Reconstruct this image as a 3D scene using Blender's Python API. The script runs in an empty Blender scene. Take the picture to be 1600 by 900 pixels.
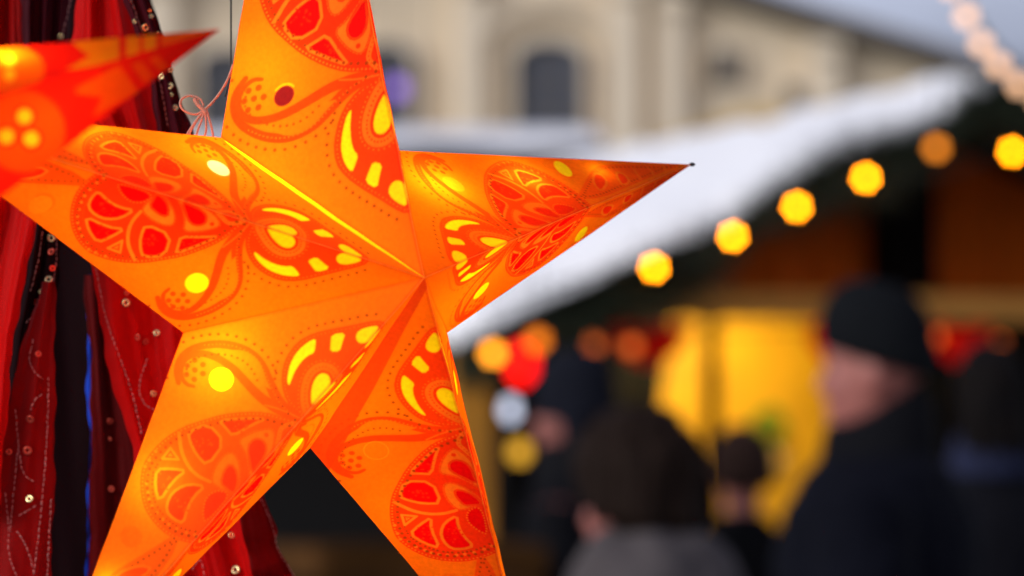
import bpy, bmesh, math, random
import numpy as np
from mathutils import Vector, Matrix, noise
random.seed(7)
S = bpy.context.scene
COL = S.collection
R = math.radians

# ------------------------------------------------------------------ camera, sky, sun, exposure
CAM_H, FPX = 1.45, 6000.0                      # eye height; focal length in pixels of the 1600 wide frame
PITCH = math.atan(250 / FPX)
cd = bpy.data.cameras.new('camera')
cam = bpy.data.objects.new('camera', cd); COL.objects.link(cam)
cam.location = (0, 0, CAM_H); cam.rotation_euler = (math.pi / 2 + PITCH, 0, 0)
cd.sensor_width = 36; cd.lens = 135; cd.clip_start = .05; cd.clip_end = 2000
cd.dof.use_dof = True; cd.dof.focus_distance = 2.27; cd.dof.aperture_fstop = 5.3
cd.dof.aperture_blades = 7; cd.dof.aperture_rotation = R(8)
S.camera = cam
W = bpy.data.worlds.new('World'); S.world = W; W.use_nodes = True
nt = W.node_tree
bg = nt.nodes['Background']
sky = nt.nodes.new('ShaderNodeTexSky'); sky.sky_type = 'NISHITA'; sky.sun_disc = False
SUN_EL, SUN_AZ = 28, 238
sky.sun_elevation = R(SUN_EL); sky.sun_rotation = R(SUN_AZ); sky.air_density = 1.3; sky.dust_density = .6; sky.ozone_density = 3.0
hs = nt.nodes.new('ShaderNodeHueSaturation'); hs.inputs['Saturation'].default_value = .5; hs.inputs['Hue'].default_value = .545
nt.links.new(sky.outputs[0], hs.inputs['Color']); nt.links.new(hs.outputs[0], bg.inputs[0])
bg.inputs[1].default_value = .135
sl = bpy.data.lights.new('sun', 'SUN'); so = bpy.data.objects.new('sun', sl); COL.objects.link(so)
sl.energy = 2.2; sl.angle = R(25); sl.color = (1, .97, .94)
az, el = R(SUN_AZ), R(SUN_EL)
sd = Vector((math.sin(az) * math.cos(el), math.cos(az) * math.cos(el), math.sin(el)))
so.rotation_euler = sd.to_track_quat('Z', 'Y').to_euler()
S.view_settings.view_transform = 'Standard'; S.view_settings.look = 'None'
S.view_settings.exposure = 0.0; S.view_settings.gamma = 1; S.view_settings.use_curve_mapping = False
S.render.engine = 'CYCLES'
S.cycles.use_denoising = True
S.cycles.use_adaptive_sampling = False
S.cycles.max_bounces = 10; S.cycles.diffuse_bounces = 5; S.cycles.transmission_bounces = 8
S.cycles.sample_clamp_indirect = 8

# ------------------------------------------------------------------ helpers
FWD = Vector((0, math.cos(PITCH), math.sin(PITCH))); UP = Vector((0, -math.sin(PITCH), math.cos(PITCH))); RT = Vector((1, 0, 0))
CAMP = Vector((0, 0, CAM_H))
def at(px, py, d):                              # a pixel of the 1600x900 photograph at depth d -> a point in the world
    return CAMP + FWD * d + RT * ((px - 800) / FPX * d) - UP * ((py - 450) / FPX * d)
def proj(p):
    v = Vector(p) - CAMP; d = v.dot(FWD)
    return 800 + v.dot(RT) / d * FPX, 450 - v.dot(UP) / d * FPX, d

def link(o, parent=None):
    COL.objects.link(o)
    if parent is not None: o.parent = parent
    return o
def tag(o, label=None, cat=None, group=None, kind=None):
    for k, v in (('label', label), ('category', cat), ('group', group), ('kind', kind)):
        if v: o[k] = v
    return o
def empty(name, loc, label, cat, group=None, rz=0):
    o = bpy.data.objects.new(name, None); o.location = loc; o.rotation_euler = (0, 0, rz); o.empty_display_size = .1
    link(o); return tag(o, label, cat, group)
def obj(name, bm, m, parent=None, smooth=True):
    me = bpy.data.meshes.new(name)
    if isinstance(bm, bmesh.types.BMesh):
        bm.to_mesh(me); bm.free()
    else: me.from_pydata(*bm); me.update()
    if smooth: me.polygons.foreach_set('use_smooth', [True] * len(me.polygons))
    me.materials.append(m)
    return link(bpy.data.objects.new(name, me), parent)

def nodes(name):
    m = bpy.data.materials.new(name); m.use_nodes = True
    t = m.node_tree; b = t.nodes['Principled BSDF']
    return m, t, b
def mat(name, c, rough=.7, var=.25, scale=6.0, bump=.0, c2=None, stretch=(1, 1, 1), sheen=0, metal=0, spec=.4):
    m, t, b = nodes(name)
    tc = t.nodes.new('ShaderNodeTexCoord'); mp = t.nodes.new('ShaderNodeMapping'); mp.inputs['Scale'].default_value = stretch
    n = t.nodes.new('ShaderNodeTexNoise'); n.inputs['Scale'].default_value = scale; n.inputs['Detail'].default_value = 6
    rp = t.nodes.new('ShaderNodeMix'); rp.data_type = 'RGBA'
    c2 = c2 or tuple(max(0, x * (1 - var * 1.6)) for x in c)
    rp.inputs[6].default_value = (*c2, 1); rp.inputs[7].default_value = (*[min(1, x * (1 + var * .5)) for x in c], 1)
    t.links.new(tc.outputs['Object'], mp.inputs[0]); t.links.new(mp.outputs[0], n.inputs['Vector'])
    t.links.new(n.outputs[0], rp.inputs[0]); t.links.new(rp.outputs[2], b.inputs['Base Color'])
    b.inputs['Roughness'].default_value = rough; b.inputs['Metallic'].default_value = metal
    b.inputs['Specular IOR Level'].default_value = spec
    if sheen: b.inputs['Sheen Weight'].default_value = sheen
    if bump:
        bp = t.nodes.new('ShaderNodeBump'); bp.inputs['Strength'].default_value = bump; bp.inputs['Distance'].default_value = .02
        t.links.new(n.outputs[0], bp.inputs['Height']); t.links.new(bp.outputs[0], b.inputs['Normal'])
    return m
def glow(name, c, strength):
    m = bpy.data.materials.new(name); m.use_nodes = True; t = m.node_tree
    t.nodes.remove(t.nodes['Principled BSDF'])
    e = t.nodes.new('ShaderNodeEmission'); e.inputs[0].default_value = (*c, 1); e.inputs[1].default_value = strength
    t.links.new(e.outputs[0], t.nodes['Material Output'].inputs[0])
    return m

def add_box(bm, a, b, bev=0):
    r = bmesh.ops.create_cube(bm, size=1); vs = r['verts']
    for v in vs: v.co = Vector([(a[i] + b[i]) / 2 + v.co[i] * (b[i] - a[i]) for i in range(3)])
    if bev: bmesh.ops.bevel(bm, geom=list({e for v in vs for e in v.link_edges}), offset=bev, segments=2, affect='EDGES', profile=.6)
def box(name, a, b, m, parent=None, bev=.006):
    bm = bmesh.new(); add_box(bm, a, b, bev); return obj(name, bm, m, parent, False)
def add_tube(bm, pts, rad, n=10, close=True):
    pts = [Vector(p) for p in pts]; rad = rad if isinstance(rad, (list, tuple)) else [rad] * len(pts)
    rings = []; prev = None
    for i, p in enumerate(pts):
        d = (pts[min(i + 1, len(pts) - 1)] - pts[max(i - 1, 0)]).normalized()
        a = prev - d * prev.dot(d) if prev else d.orthogonal()
        a.normalize(); prev = a; b = d.cross(a)
        rings.append([bm.verts.new(p + (a * math.cos(2 * math.pi * k / n) + b * math.sin(2 * math.pi * k / n)) * rad[i]) for k in range(n)])
    for A, B in zip(rings, rings[1:]):
        for k in range(n): bm.faces.new((A[k], A[(k + 1) % n], B[(k + 1) % n], B[k]))
    if close: bm.faces.new(rings[0][::-1]); bm.faces.new(rings[-1])
def add_loft(bm, rings, n=20, p=2.0):            # rings: (z, rx, ry, cx, cy)
    rs = []
    for r in rings:
        z, rx, ry = r[:3]; cx = r[3] if len(r) > 3 else 0; cy = r[4] if len(r) > 4 else 0
        ring = []
        for k in range(n):
            c, s = math.cos(2 * math.pi * k / n), math.sin(2 * math.pi * k / n)
            e = 2 / p
            ring.append(bm.verts.new((cx + rx * math.copysign(abs(c) ** e, c), cy + ry * math.copysign(abs(s) ** e, s), z)))
        rs.append(ring)
    for A, B in zip(rs, rs[1:]):
        for k in range(n): bm.faces.new((A[k], A[(k + 1) % n], B[(k + 1) % n], B[k]))
    bm.faces.new(rs[0][::-1]); bm.faces.new(rs[-1])
def add_ball(bm, c, r, seg=16, sc=(1, 1, 1)):
    vs = bmesh.ops.create_uvsphere(bm, u_segments=seg, v_segments=seg // 2 + 2, radius=r)['verts']
    for v in vs: v.co = Vector((v.co.x * sc[0] + c[0], v.co.y * sc[1] + c[1], v.co.z * sc[2] + c[2]))
def add_prism(bm, poly, y0, y1):                 # outline in x,z pushed from y0 to y1
    A = [bm.verts.new((x, y0, z)) for x, z in poly]; B = [bm.verts.new((x, y1, z)) for x, z in poly]
    n = len(A)
    for k in range(n): bm.faces.new((A[k], B[k], B[(k + 1) % n], A[(k + 1) % n]))
    bm.faces.new(A[::-1]) ; bm.faces.new(B)
    bmesh.ops.recalc_face_normals(bm, faces=bm.faces[:])
def remeshed(name, bm, m, parent, vox, smooth=6):
    me = bpy.data.meshes.new(name + '_raw'); bm.to_mesh(me); bm.free()
    o = bpy.data.objects.new(name, me); COL.objects.link(o)
    md = o.modifiers.new('r', 'REMESH'); md.mode = 'VOXEL'; md.voxel_size = vox; md.use_smooth_shade = True
    ms = o.modifiers.new('s', 'SMOOTH'); ms.iterations = smooth; ms.factor = .5
    dg = bpy.context.evaluated_depsgraph_get(); e = o.evaluated_get(dg)
    m2 = bpy.data.meshes.new_from_object(e); COL.objects.unlink(o); bpy.data.objects.remove(o); bpy.data.meshes.remove(me)
    m2.name = name; m2.materials.clear(); m2.materials.append(m)
    m2.polygons.foreach_set('use_smooth', [True] * len(m2.polygons))
    return link(bpy.data.objects.new(name, m2), parent)

# ------------------------------------------------------------------ materials
M = {}
M['snow'] = mat('snow', (.90, .905, .93), .6, .04, 9, .35)
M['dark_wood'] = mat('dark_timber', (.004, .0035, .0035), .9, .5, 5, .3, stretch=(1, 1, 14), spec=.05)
M['red_wood'] = mat('red_brown_planks', (.52, .11, .008), .85, .5, 4, .3, spec=.04, stretch=(12, 1, 1))
M['beam_wood'] = mat('tan_timber', (.66, .32, .07), .7, .4, 5, .3, spec=.1, stretch=(1, 12, 12))
M['lit_post_wood'] = mat('lit_orange_post', (.70, .30, .025), .7, .4, 5, .3)  # orange raised to imitate warm lamp light on the left post
M['yellow_paint'] = mat('yellow_painted_boards', (.92, .50, .015), .55, .35, 3, .1, stretch=(1, 1, 3))
M['plaster'] = mat('beige_plaster', (.74, .61, .44), .9, .12, 1.2, .1)
M['stone'] = mat('pale_stone_trim', (.80, .68, .52), .85, .12, 1.5, .1)
M['slate'] = mat('dark_slate_roof', (.17, .15, .135), .6, .3, 3, .2)
M['window_dark'] = mat('window_glass', (.085, .092, .12), .4, .2, 2)
M['yellow_plaster'] = mat('yellow_plaster', (.66, .44, .16), .9, .15, 1.2, .1)
M['ground'] = mat('trodden_snow_paving', (.30, .29, .29), .8, .5, 2, .4)
M['fir'] = mat('fir_needles', (.022, .034, .014), .7, .5, 30)
M['cable'] = mat('dark_green_cable', (.015, .02, .014), .5)
M['black_metal'] = mat('black_metal', (.02, .02, .02), .4)
M['skin'] = mat('skin', (.35, .115, .095), .5, .12, 14)
M['eye'] = mat('eye', (.05, .04, .035), .2)
M['lip'] = mat('lip', (.34, .12, .10), .5, .1)
def cloth(name, c, **k): return mat(name, c, .9, .3, 40, .15, sheen=.0, spec=.06, **k)

# ------------------------------------------------------------------ the setting: ground
bm = bmesh.new()
bmesh.ops.create_grid(bm, x_segments=60, y_segments=60, size=600)
obj('ground', bm, M['ground'], None, False)['kind'] = 'structure'

V, F = [], []
nx, ny = 90, 30
for j in range(ny + 1):
    for i in range(nx + 1):
        x = -220 + 440 * i / nx; y = 330 + 260 * j / ny
        h = 95 * math.sin(min(1, j / ny * 1.4) * math.pi / 2) * (.8 + .35 * noise.noise((x * .008, y * .006, 2))) + 9 * noise.noise((x * .03, y * .03, 5))
        V.append((x, y, h if j else -2))
F = [(j * (nx + 1) + i, j * (nx + 1) + i + 1, (j + 1) * (nx + 1) + i + 1, (j + 1) * (nx + 1) + i) for j in range(ny) for i in range(nx)]
obj('hills', (V, [], F), mat('snowy_hillside', (.56, .62, .74), .95, .35, .03))['kind'] = 'structure'

# ------------------------------------------------------------------ church facade far behind
def church():
    D = 46.0; k = D / FPX
    o = at(800, 700, D); o.z = 0
    root = empty('church', o, 'pale beige church front with arched windows and a sloping dark roof edge', 'church')
    X = lambda px: (px - 800) * k
    Z = lambda py: CAM_H + (700 - py) * k
    # wall, its outline ending under the raking cornice
    xl, xr = X(120), X(1505)
    prof = [(xl, 0), (xr, 0), (xr, Z(122)), (X(960), Z(-50)), (X(640), Z(-150)), (xl, Z(-20))]
    bm = bmesh.new(); add_prism(bm, prof, 0, 9); obj('wall', bm, M['plaster'], root, False)
    # raking cornice and roof
    for a, b in (((X(1545), Z(118)), (X(640), Z(-166))), ((X(640), Z(-166)), (X(80), Z(-12)))):
        bm = bmesh.new()
        d = Vector((b[0] - a[0], b[1] - a[1])).normalized(); n = Vector((-d.y, d.x));
        if n.y < 0: n = -n
        add_prism(bm, [a, b, (b[0] + n.x * .16, b[1] + n.y * .16), (a[0] + n.x * .16, a[1] + n.y * .16)], -.45, 9.1)
        obj('cornice', bm, M['slate'], root, False)
    # pilasters
    for px, w in ((735, 46), (975, 52), (1050, 40), (480, 52), (250, 52), (1290, 46)):
        top = min(Z(-50), Z(-50) if px < 960 else CAM_H + (700 - (-40 + (px - 960) * .30)) * k)
        pl = box('pilaster', (X(px - w / 2), -.22, 0), (X(px + w / 2), -.002, top), M['stone'], root, .02)
        box('capital', (X(px - w / 2 - 6), -.30, top - .22), (X(px + w / 2 + 6), -.223, top - .02), M['stone'], pl, .02)
    # arched windows
    for px, top, bot, w in ((858, 62, 215, 112), (352, 74, 215, 88), (1130, 75, 130, 40), (1242, 132, 160, 30), (600, 66, 205, 90)):
        hw = w / 2 * k; zt, zb = Z(top), Z(bot); n = 14
        arch = [(-hw, zb), (hw, zb)] + [(hw * math.cos(math.pi * i / n), zt - hw * .6 + hw * .6 * math.sin(math.pi * i / n)) for i in range(n + 1)]
        bm = bmesh.new(); add_prism(bm, [(X(px) + x, z) for x, z in arch], -.04, -.004)
        wn = obj('window', bm, M['window_dark'], root, False)
        bm = bmesh.new()
        out = [(x * 1.16, z + (.10 if i > 1 else 0)) for i, (x, z) in enumerate(arch)]
        N = len(arch)
        vs = []
        for y in (-.16, -.006):
            vs.append(([bm.verts.new((X(px) + x, y, z)) for x, z in arch], [bm.verts.new((X(px) + x, y, z)) for x, z in out]))
        for i in range(1, N):
            j = (i + 1) % N
            (a0, b0), (a1, b1) = vs
            bm.faces.new((a0[i], a0[j], b0[j], b0[i])); bm.faces.new((b0[i], b0[j], b1[j], b1[i])); bm.faces.new((a1[i], a1[j], a0[j], a0[i]))
        obj('window_frame', bm, M['stone'], wn, False)
        bm = bmesh.new()
        for i in range(1, 3): add_box(bm, (X(px) - hw + 2 * hw * i / 3 - .012, -.07, zb), (X(px) - hw + 2 * hw * i / 3 + .012, -.045, zt - .1))
        for i in range(1, 4): add_box(bm, (X(px) - hw * .98, -.068, zb + (zt - zb) * i / 4.5 - .012), (X(px) + hw * .98, -.047, zb + (zt - zb) * i / 4.5 + .012))
        obj('glazing_bar', bm, M['slate'], wn, False)
    # curved hood moulding above the middle window
    bm = bmesh.new()
    add_tube(bm, [(X(860) + math.cos(a) * 118 * k, -.12, Z(95) + math.sin(a) * 88 * k) for a in [math.pi * (.08 + .84 * i / 16) for i in range(17)]], .10, 8)
    obj('hood_moulding', bm, M['stone'], root)
    box('string_course', (X(130), -.20, Z(238)), (X(1495), -.004, Z(225)), M['stone'], root, .02)
church()

def yellow_house():
    D = 36.0; k = D / FPX; o = at(1080, 700, D); o.z = 0
    root = empty('town_house', o, 'low ochre yellow house in front of the church', 'house')
    X = lambda px: (px - 1080) * k
    Z = lambda py: CAM_H + (700 - py) * k
    bm = bmesh.new(); add_prism(bm, [(X(985), 0), (X(1300), 0), (X(1300), Z(190)), (X(1180), Z(168)), (X(985), Z(232))], 0, 5); obj('wall', bm, M['yellow_plaster'], root, False)
    for px in (1030, 1120, 1230):
        wn = box('window', (X(px - 22), -.03, Z(330)), (X(px + 22), -.004, Z(260)), M['window_dark'], root, 0)
        box('window_frame', (X(px - 28), -.06, Z(338)), (X(px + 28), -.033, Z(331)), M['stone'], wn, 0)
yellow_house()

# ------------------------------------------------------------------ far snowy hut
def far_hut():
    D = 23.0; k = D / FPX; o = at(600, 700, D); o.z = 0
    root = empty('snowy_hut', o, 'dark market hut with a straight snow covered roof in front of the church', 'market hut')
    X = lambda px: (px - 600) * k
    Z = lambda py: CAM_H + (700 - py) * k
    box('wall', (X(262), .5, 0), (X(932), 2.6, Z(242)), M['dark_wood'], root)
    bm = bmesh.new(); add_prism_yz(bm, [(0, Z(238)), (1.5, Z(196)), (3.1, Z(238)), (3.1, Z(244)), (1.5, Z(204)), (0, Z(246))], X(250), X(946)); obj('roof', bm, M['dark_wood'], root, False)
    bm = bmesh.new()
    nx, ny = 40, 12
    V = []
    for i in range(nx + 1):
        for j in range(ny + 1):
            x = X(246) + (X(950) - X(246)) * i / nx; y = -.06 + 3.2 * j / ny
            z = Z(236) + (Z(194) - Z(236)) * (1 - abs(y - 1.5) / 1.56) + .10 + .03 * noise.noise((x * 2, y * 2, 0))
            if i in (0, nx) or j in (0, ny): z -= .075
            V.append((x, y, z))
    F = [(i * (ny + 1) + j, (i + 1) * (ny + 1) + j, (i + 1) * (ny + 1) + j + 1, i * (ny + 1) + j + 1) for i in range(nx) for j in range(ny)]
    obj('snow_cover', (V, [], F), M['snow'], root)
def add_prism_yz(bm, poly, x0, x1):
    A = [bm.verts.new((x0, y, z)) for y, z in poly]; B = [bm.verts.new((x1, y, z)) for y, z in poly]; n = len(A)
    for k in range(n): bm.faces.new((A[k], B[k], B[(k + 1) % n], A[(k + 1) % n]))
    bm.faces.new(A[::-1]); bm.faces.new(B)
    bmesh.ops.recalc_face_normals(bm, faces=bm.faces[:])
far_hut()

# ------------------------------------------------------------------ the market stall with a snowy gable roof
TH = R(18); HW = 1.69; ZP, ZE = 2.52, 1.80
PK = at(1500, 120, 12.02)
SO = Vector((PK.x, PK.y, 0))
SM = Matrix.Translation(SO) @ Matrix.Rotation(TH, 4, 'Z')
def stall_px(px, py, yl):                       # stall-local point seen at a pixel, on the plane y = yl
    inv = SM.inverted(); c = inv @ CAMP; q = inv @ at(px, py, 10.0); d = q - c
    t = (yl - c.y) / d.y; return c + d * t
def stall():
    root = empty('market_stall', SO, 'dark timber market stall with deep roof snow and bright yellow back wall', 'market stall', None, TH)
    L = 5.0; sl_ = (ZP - ZE) / HW; th = .05
    def roof_z(x): return ZP - abs(x) * sl_
    for s in (-1, 1):
        bm = bmesh.new()
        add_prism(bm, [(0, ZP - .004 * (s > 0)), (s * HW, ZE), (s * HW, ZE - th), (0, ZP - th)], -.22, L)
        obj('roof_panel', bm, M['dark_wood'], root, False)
        nx, ny = 26, 60; V = []
        for i in range(nx + 1):
            for j in range(ny + 1):
                u = i / nx; y = -.30 + (L + .35) * j / ny; x = s * (HW + .06) * u
                t = .095 + .035 * noise.noise((x * 3, y * 2.2, 3)) + .02 * noise.noise((x * 9, y * 8, 3))
                if i == nx or j in (0, ny): t = -.02 + .03 * noise.noise((x * 5, y * 5, 9))
                elif i == nx - 1 or j in (1, ny - 1): t *= .72
                V.append((x, y + (.05 * noise.noise((x * 4, 1, 1)) if j == 0 else 0), ZP - abs(x) * sl_ + t))
        F = [(i * (ny + 1) + j, (i + 1) * (ny + 1) + j, (i + 1) * (ny + 1) + j + 1, i * (ny + 1) + j + 1)[::s] for i in range(nx) for j in range(ny)]
        obj('snow_cover', (V, [], F), M['snow'], root)
        xp = s * (HW - (.08 if s < 0 else .30)); box('post', (xp - .06, -.05, 0), (xp + .06, .05, ZE - .005 if s > 0 else ZE - .06), M['lit_post_wood'] if s < 0 else M['dark_wood'], root)
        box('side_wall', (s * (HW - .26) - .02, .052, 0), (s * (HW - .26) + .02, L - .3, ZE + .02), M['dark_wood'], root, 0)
    # recessed gable panel of planks
    bm = bmesh.new()
    n = 17; w = 2 * (HW - .2) / n
    for i in range(n):
        x0 = -(HW - .2) + i * w; x1 = x0 + w - .008
        za, zb = roof_z(x0) - .06, roof_z(x1) - .06
        add_prism(bm, [(x0, ZE + .10), (x1, ZE + .10), (x1, max(zb, ZE + .11)), (x0, max(za, ZE + .11))], .30 + .004 * (i % 2), .33)
    obj('gable_panel', bm, M['red_wood'], root, False)
    a = stall_px(1415, 300, .2)
    box('king_post', (a.x - .09, .16, ZE + .09), (a.x + .09, .28, roof_z(a.x) - .07), M['dark_wood'], root)
    zb = stall_px(1200, 500, 0).z; zt = stall_px(1200, 458, 0).z
    box('beam', (-HW + .06, -.11, zb), (HW + .3, .02, zt), M['beam_wood'], root)
    box('counter', (-HW + .36, -.25, .82), (HW - .36, .25, .90), M['beam_wood'], root)
    box('counter_front', (-HW + .36, -.02, .02), (HW - .36, .03, .815), M['dark_wood'], root)
    bm = bmesh.new()
    for i in range(20):
        x0 = -(HW - .29) + i * 2 * (HW - .29) / 20
        add_box(bm, (x0, 1.6 + .003 * (i % 2), .02), (x0 + 2 * (HW - .29) / 20 - .004, 1.63, min(ZE + .25, roof_z(max(abs(x0), abs(x0 + .14))) - .07)), 0)
    obj('back_wall', bm, M['yellow_paint'], root, False)
    box('ceiling_board', (-.9, .35, ZE + .26), (.9, 1.7, ZE + .28), M['dark_wood'], root, 0)
    p = stall_px(1112, 600, .64)
    box('inner_post', (p.x - .022, .62, .02), (p.x + .022, .66, ZE + .255), M['dark_wood'], root)
    return root
stall()

def drape(name, label, cat, x0f, x1f, ztop, zbot, y, m, group=None, amp=.03, folds=7, nx=60, nz=30):   # hanging cloth in stall space
    V = []
    for j in range(nz + 1):
        t = j / nz
        for i in range(nx + 1):
            u = i / nx; x = x0f(t) * (1 - u) + x1f(t) * u
            V.append(SM @ Vector((x, y + amp * math.sin(u * folds * 2 * math.pi + .6 * math.sin(t * 3)) * (.5 + .5 * t), ztop + (zbot - ztop) * t)))
    F = [(j * (nx + 1) + i, j * (nx + 1) + i + 1, (j + 1) * (nx + 1) + i + 1, (j + 1) * (nx + 1) + i) for j in range(nz) for i in range(nx)]
    return tag(obj(name, (V, [], F), m), label, cat, group)
M['black_cloth'] = cloth('black_cloth', (.010, .010, .012))
M['red_cloth'] = cloth('red_cloth', (.55, .008, .006))
_t = M['red_cloth'].node_tree; _p = _t.nodes['Principled BSDF']; _tl = _t.nodes.new('ShaderNodeBsdfTranslucent'); _tl.inputs[0].default_value = (.85, .012, .01, 1)
_mx = _t.nodes.new('ShaderNodeMixShader'); _mx.inputs[0].default_value = .35; _t.links.new(_p.outputs[0], _mx.inputs[1]); _t.links.new(_tl.outputs[0], _mx.inputs[2]); _t.links.new(_mx.outputs[0], _t.nodes['Material Output'].inputs[0])
zt = stall_px(1000, 500, .9).z
lft = lambda t: -1.40
def edge(t):
    py = 500 + 300 * t
    px = 1030 + 32 * ((py - 625) / 120) ** 2
    return stall_px(min(px, 1100), py, 1.3).x
drape('curtain', 'black curtain on the left of the yellow back wall', 'curtain', lft, edge, zt + .15, .4, 1.3, M['black_cloth'])
drape('curtain', 'black curtain added over the unlit right end of the yellow back wall', 'curtain', lambda t: stall_px(1350 + 20 * t, 500, 1.3).x, lambda t: 1.36, zt + .15, .4, 1.3, M['black_cloth'])  # dark sheet added where the back wall gets no light
for a, b, lab in ((955, 1078, 'red cloth swag under the tan beam left of the yellow wall'), (1268, 1340, 'red cloth swag under the tan beam above the man in the beanie'), (1462, 1545, 'red cloth swag under the tan beam farthest right')):
    A, B = stall_px(a, 510, .12), stall_px(b, 510, .12)
    nx, nz = 24, 8; V = []
    for j in range(nz + 1):
        for i in range(nx + 1):
            u = i / nx; dr = .05 + .07 * 4 * u * (1 - u)
            V.append(SM @ Vector((A.x + (B.x - A.x) * u, .12 + .012 * math.sin(j * 1.7 + u * 5) + .02 * j / nz, A.z + .02 - dr * j / nz - .02 * 4 * u * (1 - u))))
    F = [(j * (nx + 1) + i, j * (nx + 1) + i + 1, (j + 1) * (nx + 1) + i + 1, (j + 1) * (nx + 1) + i) for j in range(nz) for i in range(nx)]
    tag(obj('swag', (V, [], F), M['red_cloth']), lab, 'swag', 'red swags under the stall beam')

# pendant lamps that light the stall from inside
def pendant(px, py, yl, label, power, c=(1, .70, .25)):
    p = SM @ stall_px(px, py, yl)
    root = empty('pendant_lamp', p, label, 'lamp', 'pendant lamps inside the stall')
    bm = bmesh.new(); add_loft(bm, [(.02, .075, .075), (.05, .055, .055), (.09, .02, .02), (.11, .012, .012)], 16); obj('lamp_shade', bm, M['black_metal'], root)
    bm = bmesh.new(); add_tube(bm, [(0, 0, .11), (0, 0, .32)], .004, 6); obj('cord', bm, M['cable'], root)
    bm = bmesh.new(); add_ball(bm, (0, 0, -.01), .026, 12); obj('bulb', bm, glow('stall_bulb', (1, .7, .3), 6), root)
    l = bpy.data.lights.new('pendant_light', 'POINT'); l.energy = power; l.color = c; l.shadow_soft_size = .04
    lo = bpy.data.objects.new('pendant_light', l); lo.location = (0, 0, -.06); link(lo, root)
pendant(1185, 455, 1.0, 'black shaded pendant lamp behind the beam over the right of the yellow wall', 26)
pendant(1075, 455, 1.0, 'black shaded pendant lamp behind the beam near the left black curtain', 14)

# goods on the yellow wall
def ring_bm(c, Rr, r, axis='y', seg=24, n=8, wob=0):
    bm = bmesh.new(); rings = []
    for i in range(seg):
        a = 2 * math.pi * i / seg; ring = []
        for k in range(n):
            b = 2 * math.pi * k / n; rr = r * (1 + wob * random.uniform(-1, 1)); q = Rr + rr * math.cos(b)
            ring.append(bm.verts.new(Vector(c) + (Vector((q * math.cos(a), rr * math.sin(b), q * math.sin(a))))))
        rings.append(ring)
    for i in range(seg):
        A, B = rings[i], rings[(i + 1) % seg]
        for k in range(n): bm.faces.new((A[k], A[(k + 1) % n], B[(k + 1) % n], B[k]))
    return bm
M['wreath'] = mat('moss_green', (.16, .30, .02), .8, .4, 30)
M['straw'] = mat('pale_straw', (.80, .62, .34), .8, .2, 30)
c = SM @ stall_px(1200, 664, 1.56)
w = obj('wreath', ring_bm(c, .045, .02, wob=.3), M['wreath']); tag(w, 'small green wreath hanging on the yellow wall', 'wreath')
c = SM @ stall_px(1207, 716, 1.57)
bm = bmesh.new()
pts = [(math.cos(R(90 + 36 * i)) * (.055 if i % 2 == 0 else .024), math.sin(R(90 + 36 * i)) * (.055 if i % 2 == 0 else .024)) for i in range(10)]
add_prism(bm, [(c.x + x, c.z + z) for x, z in pts], c.y - .01, c.y + .01)
tag(obj('straw_star', bm, M['straw'], None, False), 'pale straw star hanging under the green wreath', 'ornament')

def crate(i, x, y, z, rz, label):
    root = empty('wooden_crate', (x, y, z), label, 'crate', 'crates stacked beside the stall', rz)
    w, d, h = .30, .22, .40
    for s in (-1, 1):
        for k in range(4): box('slat', (-w, s * d - .008, .02 + k * .10), (w, s * d + .008, .10 + k * .10), M['crate_wood'], root, .003)
        for k in range(4): box('slat', (s * w - .008, -d + .012, .02 + k * .10), (s * w + .008, d - .012, .10 + k * .10), M['crate_wood'], root, .003)
        for q in (-1, 1): box('corner_post', (s * (w - .03) - .018, q * (d - .03) - .018, .0), (s * (w - .03) + .018, q * (d - .03) + .018, h), M['crate_wood'], root, .003)
    box('base_board', (-w + .01, -d + .01, .03), (w - .01, d - .01, .045), M['crate_wood'], root, .002)
M['crate_wood'] = mat('brown_crate_wood', (.085, .036, .010), .85, .5, 6, .3, spec=.05)
cp = at(612, 700, 9.6)
for i, lab in enumerate(('brown slatted crate at the bottom of the stack beside the stall', 'brown slatted crate in the middle of the stack beside the stall', 'brown slatted crate topmost of the stack beside the stall')):
    crate(i, cp.x + .01 * i, cp.y, .004 + .404 * i, R(20 + 3 * i), lab)

# fir garland along the gable edge, built of needles round a core
def garland():
    root = empty('fir_garland', SO + Vector((0, 0, 1.8)), 'dark green fir garland under the snowy gable edge of the stall', 'garland')
    off = -root.location
    bmc, V, F = bmesh.new(), [], []
    sl_ = (ZP - ZE) / HW
    path = [Vector((x, -.30, ZP - .12 + .13 * (1 - abs(x) / HW) - abs(x) * sl_ + .018 * math.sin(x * 7))) for x in np.linspace(-HW - .02, HW, 60)]
    add_tube(bmc, [SM @ p + off for p in path], .035, 8)
    obj('core', bmc, M['fir'], root)
    for k in range(17000):
        f = random.random() * (len(path) - 1.001); i = int(f); p = path[i].lerp(path[i + 1], f - i)
        d = Vector((random.gauss(0, 1), random.gauss(0, 1), random.gauss(0, 1) - .25)).normalized()
        ln = random.uniform(.08, .14 + .05 * (1 - abs(p.x) / HW)) * (1 + .75 * noise.noise((p.x * 3.1, 0, 0)) + .4 * noise.noise((p.x * 9, 4, 0)))
        a = d.orthogonal().normalized() * random.uniform(.004, .007)
        q = [p + d * .02 - a, p + d * .02 + a, p + d * ln]
        b = len(V); V += [SM @ x + off for x in q]; F.append((b, b + 1, b + 2))
    obj('needles', (V, [], F), M['fir'], root, False)
garland()

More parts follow.
